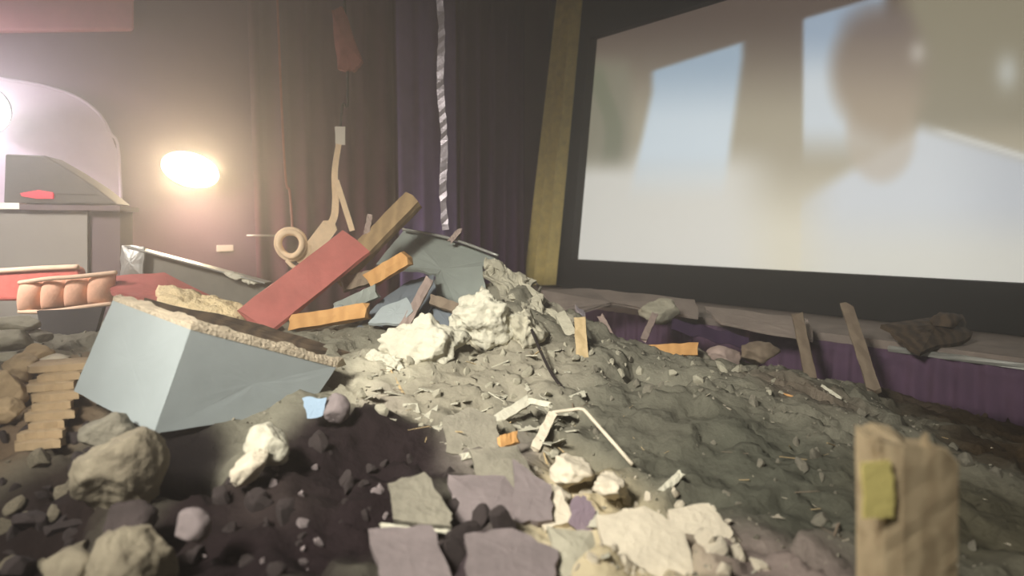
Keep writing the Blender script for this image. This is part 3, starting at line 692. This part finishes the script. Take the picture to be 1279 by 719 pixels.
# ------------------------------------------------------------------ named lumps
def named(name, px, py, Y, sx, sy, sz, m, seed, label, rot=(0, 0, 0), sub=4, cat='rubble', rough=.12, cuts=9):
    o = lump(name, P(px, py, Y), (sx, sy, sz), m, seed, sub, rot, None, cuts, rough); return tag(o, label, cat)
named('plaster_chunk', 526, 436, 4.35, .31, .22, .22, M_WHITE, 11, 'large white plaster lump, left of the two at the mound centre', (0, .3, .2), 5, 'rubble', .27, 7)
named('plaster_chunk', 474, 460, 4.15, .17, .14, .11, M_WHITE, 12, 'flatter white plaster lump against the left side of the large one', (0, -.3, 0), 5, 'rubble', .27, 7)
named('plaster_chunk', 608, 402, 4.75, .25, .2, .23, M_WHITE, 14, 'large white plaster lump, right one, below the crumpled sheet', (.2, .3, .4), 5, 'rubble', .27, 7)
named('plaster_chunk', 655, 415, 4.75, .17, .16, .16, M_PLASTER2, 15, 'grey dusty plaster lump touching the right white lump', (0, 0, 0), 5, 'rubble', .27, 7)
named('boulder', 150, 588, 2.62, .165, .17, .215, M_ROCK, 21, 'tall tan grey boulder below the blue grey box', (0, .2, .3), 5, 'boulder', .10, 7)
named('boulder', 168, 702, 2.1, .13, .14, .15, M_ROCK, 22, 'tan boulder at the bottom in front of the tall one', (0, .5, .1), 5, 'boulder', .1, 7)
named('boulder', 92, 716, 2.1, .10, .1, .08, M_ROCK, 23, 'small tan boulder at the bottom edge, left of its larger neighbour', (0, .1, .1), 4, 'boulder')
named('boulder', 163, 650, 2.35, .10, .09, .07, M_DKROCK, 24, 'dark round stone between the two tan boulders', (0, .1, .1), 4, 'boulder')
named('boulder', 130, 540, 2.95, .12, .1, .1, M_CONC, 25, 'grey stone wedged under the left corner of the blue grey box', (0, .1, .1), 4, 'boulder')
named('plaster_chunk', 336, 556, 2.85, .10, .09, .10, M_WHITE, 31, 'cream plaster lump below the right face of the box', (0, .6, 0))
named('plaster_chunk', 312, 582, 2.72, .12, .07, .055, M_PLASTER, 32, 'cream plaster tail sloping down left from the lump below the box', (0, -.75, 0))
named('pebble', 240, 657, 2.2, .062, .055, .062, M_MAUVE, 33, 'pale pinkish round stone on the dark ground', (0, 0, 0), 4, 'stone', .05, 4)
named('pebble', 420, 510, 3.25, .07, .06, .075, M_MAUVE, 34, 'mauve rounded lump beside the light blue scrap', (0, 0, 0), 4, 'stone', .05, 5)
q = P(393, 508, 3.22); o = slab('paper_scrap', [q + Vector((-.06, 0, .045)), q + Vector((.055, .01, .045)), q + Vector((.04, -.01, -.04)), q + Vector((-.03, -.02, -.05))], .01, M_BLUEP, jit=.006); tag(o, 'light blue scrap at the lower right corner of the box', 'paper')
def plate(px, py, Y, pts_, m, label, t=.03, name='broken_slab', cat='slab', tilt=.35, bow=0):
    """flat broken plate; pts are offsets in px around the centre, lower edge nearer"""
    o = slab(name, [P(px + x, py + y, Y - tilt * y / 100) + Vector((0, 0, .02)) for x, y in pts_], t, m, jit=.008, bow=bow); return tag(o, label, cat)
plate(585, 545, 3.3, [(-32, -18), (0, -32), (35, -20), (38, 18), (10, 34), (-28, 24)], M_CONC, 'pale grey slab above the dark ground at centre')
plate(635, 595, 2.9, [(-50, -30), (10, -34), (42, 18), (48, 40), (0, 18), (-40, 4)], M_CONC, 'grey slab right of the dark ground', bow=.02)
plate(610, 640, 2.6, [(-50, -42), (20, -40), (48, -4), (40, 40), (0, 44), (-44, 18)], M_MAUVE, 'mauve grey slab tilted beside the dark ground', bow=.02)
plate(664, 618, 2.65, [(-24, -40), (24, -6), (26, 36), (-20, 40)], M_MAUVE, 'darker mauve slab leaning on the tilted one')
plate(520, 640, 2.45, [(-36, -30), (10, -45), (45, 8), (44, 24), (-30, 14)], M_CONC, 'grey broken slab with a bright lower edge on the dark ground')
plate(640, 704, 2.15, [(-60, -30), (0, -38), (58, -10), (50, 40), (-55, 40)], M_MAUVE, 'mauve grey slab at the bottom edge of the frame')
plate(510, 700, 2.15, [(-50, -32), (30, -38), (55, 30), (-30, 40)], M_MAUVE, 'mauve brown slab at the bottom, left of its larger neighbour')
M_CHIP = mat('purple_chip', srgb(122, 108, 116), .9, .1, 7, .2)
plate(728, 650, 2.55, [(-14, -20), (0, -26), (14, -10), (14, 20), (0, 22), (-18, 8)], M_CHIP, 'mauve chip standing in the cream plaster heap', .015, 'chip', 'chip', .15)
plate(690, 640, 2.6, [(-28, -10), (10, -24), (26, 14), (-8, 28)], M_PLASTER, 'flat cream piece left of the mauve chip')
plate(805, 690, 2.3, [(-60, -40), (0, -52), (50, -20), (62, 40), (-40, 50)], M_PLASTER, 'large cream plaster slab at the bottom of the pale heap', bow=.008, tilt=.25)
named('plaster_chunk', 712, 588, 2.98, .11, .10, .07, M_PLASTER, 91, 'broad cream lump at the top of the pale heap, left of the dark hollow', (0, .2, .3), 4, 'rubble', .2)
named('plaster_chunk', 762, 606, 2.86, .10, .09, .05, M_PLASTER, 92, 'flat cream lump at the top of the pale heap, right of the mauve chip', (0, .3, .1), 4, 'rubble', .2)
named('plaster_chunk', 690, 622, 2.76, .08, .08, .05, M_PLASTER, 93, 'small cream lump of the pale heap beside the darker mauve slab', (.2, .1, .1), 4, 'rubble', .2)
plate(870, 668, 2.5, [(-36, -26), (16, -34), (46, 4), (20, 30), (-30, 22)], M_PLASTER, 'cream plaster slab at the right side of the pale heap', bow=.006, tilt=.3)
plate(715, 700, 2.2, [(-32, -36), (24, -30), (40, 30), (-10, 44)], M_PLASTER2, 'dusty slab at the left foot of the pale heap', bow=.02, tilt=.3)
def stick(name, a, b, wd, t, m, label, cat='shard'):
    o = beam(name, P(*a), P(*b), wd, t, m, rag=.012, wob=.003); return tag(o, label, cat)
stick('white_shard', (604, 534, 3.48), (660, 500, 3.66), .055, .03, M_WHITE, 'long white shard pointing up right above the slab')
stick('white_shard', (668, 560, 3.3), (690, 518, 3.5), .05, .03, M_PLASTER, 'white shard upright left of the bent wire')
stick('white_shard', (660, 500, 3.65), (688, 506, 3.6), .03, .02, M_WHITE, 'short white shard at the tip of the long one')
stick('white_shard', (826, 615, 2.92), (852, 590, 3.0), .035, .02, M_WHITE, 'small white shard alone in the grey dirt')
stick('white_shard', (872, 640, 2.8), (926, 662, 2.7), .03, .015, M_WHITE, 'curved white strip at the right end of the cream heap')
stick('white_shard', (476, 656, 2.38), (560, 664, 2.36), .012, .012, M_WHITE, 'thin bright edge strip under the grey broken slab')
stick('white_shard', (576, 571, 3.0), (608, 564, 3.05), .03, .02, M_WHITE, 'white chip strip on top of the grey slab')
stick('orange_chip', (625, 552, 3.2), (646, 546, 3.25), .06, .03, M_WOODO, 'small orange chip near the upright white shard', 'chip')
stick('orange_stick', (975, 494, 4.55), (1012, 506, 4.45), .05, .03, M_WOODO, 'orange stick on the right slope below the studs', 'stick')
stick('white_stick', (1026, 482, 4.9), (1050, 498, 4.8), .03, .02, M_WHITE, 'thin white stick on the right slope beside the orange one', 'stick')
stick('lath', (724, 398, 5.0), (730, 486, 4.4), .085, .03, M_WOODP, 'tan upright lath on the mound left of the purple skirt', 'lath')
stick('lath', (700, 392, 5.2), (715, 420, 5.0), .09, .04, M_PLASTER2, 'dusty stub beside the top of the tan lath', 'lath')
w_ = tube('bent_wire', [P(690, 515, 3.52), P(712, 512, 3.52), P(727, 511, 3.5), P(738, 521, 3.42), P(790, 580, 3.15)], .010, M_PLASTER, sub=3); tag(w_, 'pale bent wire crossing the grey slope', 'wire')
w_ = tube('cable', [P(664, 412, 4.62), P(676, 440, 4.42), P(690, 468, 4.2), P(708, 490, 4.02)], .010, M_CABLE); tag(w_, 'black cable running down the slope from the plaster lumps', 'cable')

# stack of tan sheets and stones at the left edge
for k in range(9):
    y = 458 + k * 12; Y = 3.62 - k * .075; x0 = 40 + R.uniform(-8, 8) - k * 2; x1 = 104 + R.uniform(-8, 6) - k * 3
    o = slab('tan_sheet', [P(x0, y, Y), P(x1, y - 5, Y), P(x1 + 8, y - 12, Y + .3), P(x0 + 5, y - 8, Y + .3)], .035, M_TANROCK, jit=.014, bow=.012)
    tag(o, 'tan flat sheet beside the box, %s in the layered stack' % ('topmost', 'second from the top', 'third from the top', 'fourth from the top', 'middle one', 'fourth from the bottom', 'third from the bottom', 'second from the bottom', 'lowest')[k], 'sheet', 'layered tan sheets at the left')
ls = [(20, 403, 4.3, .15, .06, M_PLASTER2), (12, 424, 4.2, .15, .07, M_PLASTER2), (52, 420, 4.3, .07, .05, M_CONC), (46, 445, 4.0, .10, .08, M_TANROCK), (27, 458, 3.8, .10, .09, M_TANROCK), (8, 485, 3.5, .12, .11, M_TANROCK), (3, 512, 3.3, .10, .08, M_TANROCK), (70, 448, 4.0, .12, .035, M_PLASTER), (8, 445, 3.95, .08, .04, M_PLASTER2)]
for k, (x, y, Y, s, h, m_) in enumerate(ls):
    o = lump('edge_stone', P(x, y, Y), (s, s * .8, h), m_, 80 + k, 4); tag(o, ('flat pale stone on top of the left edge pile', 'second flat pale stone just below the top one at left edge', 'small grey stone against the dark grey board', 'tan stone above the layered sheets, beside the small grey one', 'tan stone left of the topmost layered sheet', 'large tan stone at the left edge beside the layered sheets', 'lowest tan stone at the left edge beside the layered sheets', 'thin cream stone lying across the top of the layered sheets', 'small pale stone at the left edge between flat and tan stones')[k], 'stone', 'stones piled at the left edge')

# foreground post
pt = thing('broken_post', 'splintered pale wooden post standing close at the lower right', 'post', P(1130, 760, 1.62))
vs, fs = [], []; k = 16; segs = 14; c0 = P(1130, 800, 1.62); top = P(1130, 548, 1.62)
for i in range(segs + 1):
    a = i / segs
    for j in range(k):
        th = 2 * math.pi * j / k + .3; sx = max(-1, min(1, math.cos(th) * 1.25)); sy = max(-1, min(1, math.sin(th) * 1.25))
        p = c0.lerp(top, a) + Vector((sx * .094, sy * .09, 0))
        n = noise.noise(p * 22); p += Vector((n * .006, n * .006, 0))
        if i == segs: p.z += .024 * noise.noise(Vector((j * .9, 3, 1))) + (.012 if sx < 0 else -.012 * (sx > .5) * 2)
        vs.append(p)
for i in range(segs):
    for j in range(k): fs.append((i * k + j, i * k + (j + 1) % k, (i + 1) * k + (j + 1) % k, (i + 1) * k + j))
vs.append(top + Vector((0, 0, -.015))); ti = len(vs) - 1
for j in range(k): fs.append((segs * k + j, segs * k + (j + 1) % k, ti))
fs.append(tuple(range(k))); obj('shaft', vs, fs, M_POST, pt)
zf = c0.y - .09 - .006
yq = [P(x, y, zf) for x, y in ((1077, 578), (1112, 576), (1116, 600), (1116, 646), (1079, 648))]
slab('yellow_patch', yq, .008, M_YEL, pt, jit=.003)  # yellower patch on the upper left of the post
for (x, y0, y1) in ((1097, 538, 600), (1158, 545, 590)):
    beam('splinter', P(x, y1, zf + .03), P(x - 3, y0, zf + .04), .025, .02, M_POST, pt, rag=.01, taper=.5)

# ------------------------------------------------------------------ hanging things
HY = 6.4
zc = RH
hs = thing('hanging_strap', 'cream strap with a white tag hanging from the ceiling on a dark cable', 'strap', P(425, 170, HY))
def up_to(p, z=RH): return Vector((p.x - .06, p.y, z))
tube('cable', [up_to(P(428, 10, HY)), P(434, 88, HY), P(428, 130, HY), P(425, 160, HY)], .012, M_CABLE, hs)
slab('pink_sheath', [P(414, 12, HY - .05), P(428, 8, HY - .05), P(452, 76, HY - .05), P(440, 88, HY - .05), P(422, 86, HY - .05)], .08, M_PINKSH, hs, jit=.01, bow=.04)
slab('tag', [P(418, 158, HY - .03), P(431, 158, HY - .03), P(431, 181, HY - .03), P(419, 181, HY - .03)], .012, M_TAG, hs, jit=.002)
def ribbon(name, pts_, ws, m, parent, th=.014, nz=.0):
    vs, fs = [], []; n = len(pts_)
    for i, p in enumerate(pts_):
        d = (pts_[min(i + 1, n - 1)] - pts_[max(0, i - 1)]).normalized(); s = d.cross((CAM - p).normalized()).normalized(); f = s.cross(d)
        o_ = f * R.uniform(-nz, nz); tw = s * (ws[i] / 2)
        vs += [p - tw + o_, p + tw + o_ * -1, p + tw - f * th, p - tw - f * th]
    for i in range(n - 1):
        for j in range(4): fs.append((i * 4 + j, i * 4 + (j + 1) % 4, i * 4 + 4 + (j + 1) % 4, i * 4 + 4 + j))
    fs += [(0, 1, 2, 3), tuple((n - 1) * 4 + j for j in range(4))]
    return obj(name, vs, fs, m, parent)
def curve_pts(pp, Y, sub=6):
    pts_ = [P(x, y, Y) for x, y in pp]; out = []
    for i in range(len(pts_) - 1):
        a, b, c_, d = pts_[max(0, i - 1)], pts_[i], pts_[i + 1], pts_[min(len(pts_) - 1, i + 2)]
        for s in range(sub):
            t = s / sub; out.append(.5 * (2 * b + (c_ - a) * t + (2 * a - 5 * b + 4 * c_ - d) * t * t + (3 * b - a - 3 * c_ + d) * t ** 3))
    out.append(pts_[-1]); return out
q = curve_pts([(423, 180), (418, 215), (419, 250), (416, 274), (400, 298), (375, 330)], HY - .1)
ribbon('strap', q, [.05 + .03 * i / len(q) + (.08 if i > len(q) * .62 else 0) for i in range(len(q))], M_CREAM, hs, .05)
q = curve_pts([(420, 225), (428, 250), (440, 288)], HY - .15); ribbon('branch', q, [.05] * len(q), M_CREAM, hs, .03)
cl = thing('coil', 'cream wound coil of hose beside the hanging strap', 'coil', P(363, 330, HY - .1))
for k in range(4):
    cc = P(363, 305, HY - .15 + k * .035); a = .10 + .022 * (k % 2)
    tube('winding', [cc + Vector((math.cos(t) * a * 1.05, .02 * math.sin(2 * t), math.sin(t) * a * 1.1)) for t in [2 * math.pi * i / 10 for i in range(10)]], .028, M_CREAM, cl, closed=True, sub=4)
tube('tail', [P(358, 325, HY - .2), P(368, 334, HY - .2), P(380, 336, HY - .2)], .02, M_CREAM, cl)
w_ = tube('thin_cable', [up_to(P(352, 40, 7.2)), P(354, 180, 7.2), P(362, 240, 7.2), P(366, 292, 6.6)], .012, M_PINKSH); tag(w_, 'thin brownish cable hanging down to the cream coil', 'cable')
fq = [up_to(P(549, 0, 6.1), RH)] + [P(549 + 7 * (y / 290) + 1.6 * math.sin(y * .045), y, 6.1) for y in range(0, 294, 7)]
R2 = random.Random(3); foil = ribbon('foil_strip', fq, [.060 + R2.uniform(-.010, .010) for _ in fq], M_FOIL, None, .012, .008); tag(foil, 'crinkled silvery foil strip hanging from the ceiling', 'foil')

# ------------------------------------------------------------------ loose rubble, piece by piece
from mathutils import Euler
def inpoly(x, y, poly):
    c = False; n = len(poly)
    for i in range(n):
        x1, y1 = poly[i]; x2, y2 = poly[i - 1]
        if (y1 > y) != (y2 > y) and x < (x2 - x1) * (y - y1) / (y2 - y1) + x1: c = not c
    return c
LAND = [(x, y, n, ground(x, y)) for x, y, n in ((528, 470, 'large white lump'), (655, 430, 'grey dusty lump'), (728, 480, 'tan upright lath'), (640, 520, 'long white shard'), (770, 560, 'bent wire'),
        (840, 605, 'lone white shard'), (728, 650, 'mauve chip'), (900, 650, 'curved white strip'), (1060, 640, 'foreground post'), (1230, 640, 'right frame edge'), (993, 505, 'orange stick'), (830, 450, 'orange block'),
        (1010, 480, 'broken studs'), (1150, 540, 'post top'), (900, 540, 'bare grey slope'), (585, 560, 'pale centre slab'), (612, 640, 'tilted mauve slab'), (520, 640, 'grey broken slab'), (420, 530, 'light blue scrap'), (440, 600, 'darkest patch'),
        (336, 580, 'cream lump below the box'), (240, 660, 'pinkish round stone'), (160, 690, 'tan boulders'), (40, 520, 'layered tan sheets'), (30, 660, 'left frame edge'), (690, 390, 'foil scrap'), (340, 700, 'bottom frame edge'), (780, 700, 'bottom of the pale heap'))]
def scatter(name, meshes, n, poly, smin, smax, desc, cat, group, rng, flat=False):
    """pieces of one kind strewn over an area; each is told apart by the landmark it lies by and its size there"""
    xs = [p[0] for p in poly]; ys = [p[1] for p in poly]; k = 0; tries = 0; by = {}
    while k < n and tries < n * 30:
        tries += 1; x, y = rng.uniform(min(xs), max(xs)), rng.uniform(min(ys), max(ys))
        if not inpoly(x, y, poly): continue
        p = ground(x, y); s = (smin + (smax - smin) * rng.random() ** 2.2)
        o = bpy.data.objects.new(name, rng.choice(meshes)); C.objects.link(o)
        o.location = p + Vector((0, .3 * s, s * (.05 if flat else .18)))
        o.scale = (s * rng.uniform(.9, 1.5), s * rng.uniform(.6, 1), s * rng.uniform(.4, .9))
        o.rotation_euler = Euler((rng.uniform(-.5, .5), rng.uniform(-.5, .5), rng.uniform(0, 6.28))) if flat else Euler((rng.uniform(0, 6), rng.uniform(0, 6), rng.uniform(0, 6)))
        by.setdefault(min(LAND, key=lambda q: (q[0] - x) ** 2 + (q[1] - y) ** 2)[2], []).append((-o.scale.x * o.scale.y / p.y ** 2, k, o)); k += 1
    for land, lst in by.items():
        lst.sort()
        for i, (_, _, o) in enumerate(lst):
            if len(lst) == 1: lab = desc + ' by the ' + land
            elif i < 3 and len(lst) > i + 1: lab = ('largest ', 'second largest ', 'third largest ')[i] + desc + ' by the ' + land
            else: lab = 'small ' + desc + ' by the ' + land
            tag(o, lab, cat, group if i < 3 and len(lst) > i + 1 or len(lst) == 1 else group + ' by the ' + land)
CH = lambda nm, m, s0, n=6: [lump_mesh(nm, m, s0 + i, 3, 16, .05) for i in range(n)]
SHM = lambda nm, m, s0, n=5: [shard_mesh(nm, m, s0 + i) for i in range(n)]
rg = random.Random(21)
slopeR = [(640, 470), (760, 440), (900, 465), (1060, 510), (1270, 570), (1270, 700), (1190, 700), (1060, 560), (1060, 700), (960, 690), (860, 590), (700, 540)]
centre = [(450, 455), (560, 440), (700, 410), (740, 500), (690, 570), (560, 560), (440, 500)]
creamz = [(670, 590), (760, 580), (900, 640), (960, 719), (700, 719), (690, 650)]
dark = [(380, 540), (520, 560), (640, 620), (690, 719), (220, 719), (260, 620)]
leftz = [(0, 520), (100, 500), (120, 600), (90, 719), (0, 719)]
shoulder = [(640, 360), (690, 400), (800, 440), (960, 470), (1020, 500), (760, 470), (650, 430)]
scatter('rubble_chunk', CH('rubble_chunk', M_CONC, 100), 62, slopeR, .012, .055, 'grey rubble chunk', 'rubble', 'grey chunks on the right slope', rg)
scatter('plaster_flake', SHM('plaster_flake', M_PLASTER, 200), 30, slopeR, .012, .035, 'pale plaster flake on grey dirt', 'flake', 'pale flakes on the right slope', rg, True)
scatter('plaster_flake', SHM('plaster_flake', M_WHITE, 210), 110, centre, .025, .085, 'white plaster flake on the mound', 'flake', 'white flakes on the mound centre', rg, True)
scatter('rubble_chunk', CH('rubble_chunk', M_PLASTER2, 110), 55, centre, .015, .06, 'dusty pale chunk', 'rubble', 'dusty chunks on the mound centre', rg)
scatter('plaster_chunk', CH('plaster_chunk', M_PLASTER, 120), 80, creamz, .015, .055, 'cream plaster chunk', 'rubble', 'cream chunks in the pale heap', rg)
scatter('plaster_flake', SHM('plaster_flake', M_WHITE, 220), 34, creamz, .02, .06, 'white flake among cream plaster', 'flake', 'white flakes in the pale heap', rg, True)
scatter('stone', CH('stone', M_DKROCK, 130), 60, dark, .02, .08, 'dark stone on dark ground', 'stone', 'dark stones in the soil', rg)
scatter('stone', CH('stone', M_MAUVE, 140), 26, dark, .012, .04, 'mauve grey stone on dark ground', 'stone', 'mauve stones in the soil', rg)
scatter('stone', CH('stone', M_DKROCK, 150), 24, leftz, .03, .09, 'dark stone of the left pile', 'stone', 'dark stones at the lower left', rg)
scatter('stone', CH('stone', M_ROCK, 155), 14, leftz, .03, .08, 'tan stone of the left pile', 'stone', 'tan stones at the lower left', rg)
scatter('rubble_chunk', CH('rubble_chunk', M_PLASTER2, 160), 34, shoulder, .02, .08, 'dusty crest chunk', 'rubble', 'dusty chunks along the crest', rg)
SPL = [splinter_mesh('splinter', M_WOODP, 300 + i) for i in range(4)] + [splinter_mesh('splinter', M_WOODG, 310 + i) for i in range(3)]
scatter('splinter', SPL, 26, slopeR, .04, .11, 'thin wood splinter on dirt', 'splinter', 'splinters on the right slope', rg, True)
scatter('splinter', SPL, 24, centre + [], .05, .13, 'thin wood splinter on plaster dust', 'splinter', 'splinters on the mound centre', rg, True)
# grit too fine to pick apart, one object
vs, fs = [], []; gr = random.Random(5)
tet = [Vector((1, 1, 1)), Vector((1, -1, -1)), Vector((-1, 1, -1)), Vector((-1, -1, 1))]
for k in range(3600):
    x = gr.uniform(-3.2, 4.2); y = gr.uniform(1.3, 5.9)
    if abs(x) > y * .85: continue
    z = gz(x, y)
    if z < .02 or CO[int((y - Y0) / ST), int((x - X0) / ST)].sum() < .36: continue
    s = gr.uniform(.003, .009); e = Euler((gr.uniform(0, 6), gr.uniform(0, 6), gr.uniform(0, 6))).to_matrix(); b = len(vs)
    for t in tet: vs.append(Vector((x, y, z + s * .3)) + e @ t * s)
    fs += [(b, b + 1, b + 2), (b, b + 3, b + 1), (b, b + 2, b + 3), (b + 1, b + 3, b + 2)]
o = obj('grit', vs, fs, M_CONC); o['kind'] = 'stuff'; tag(o, 'fine grit and crumbs strewn over the mound', 'grit')
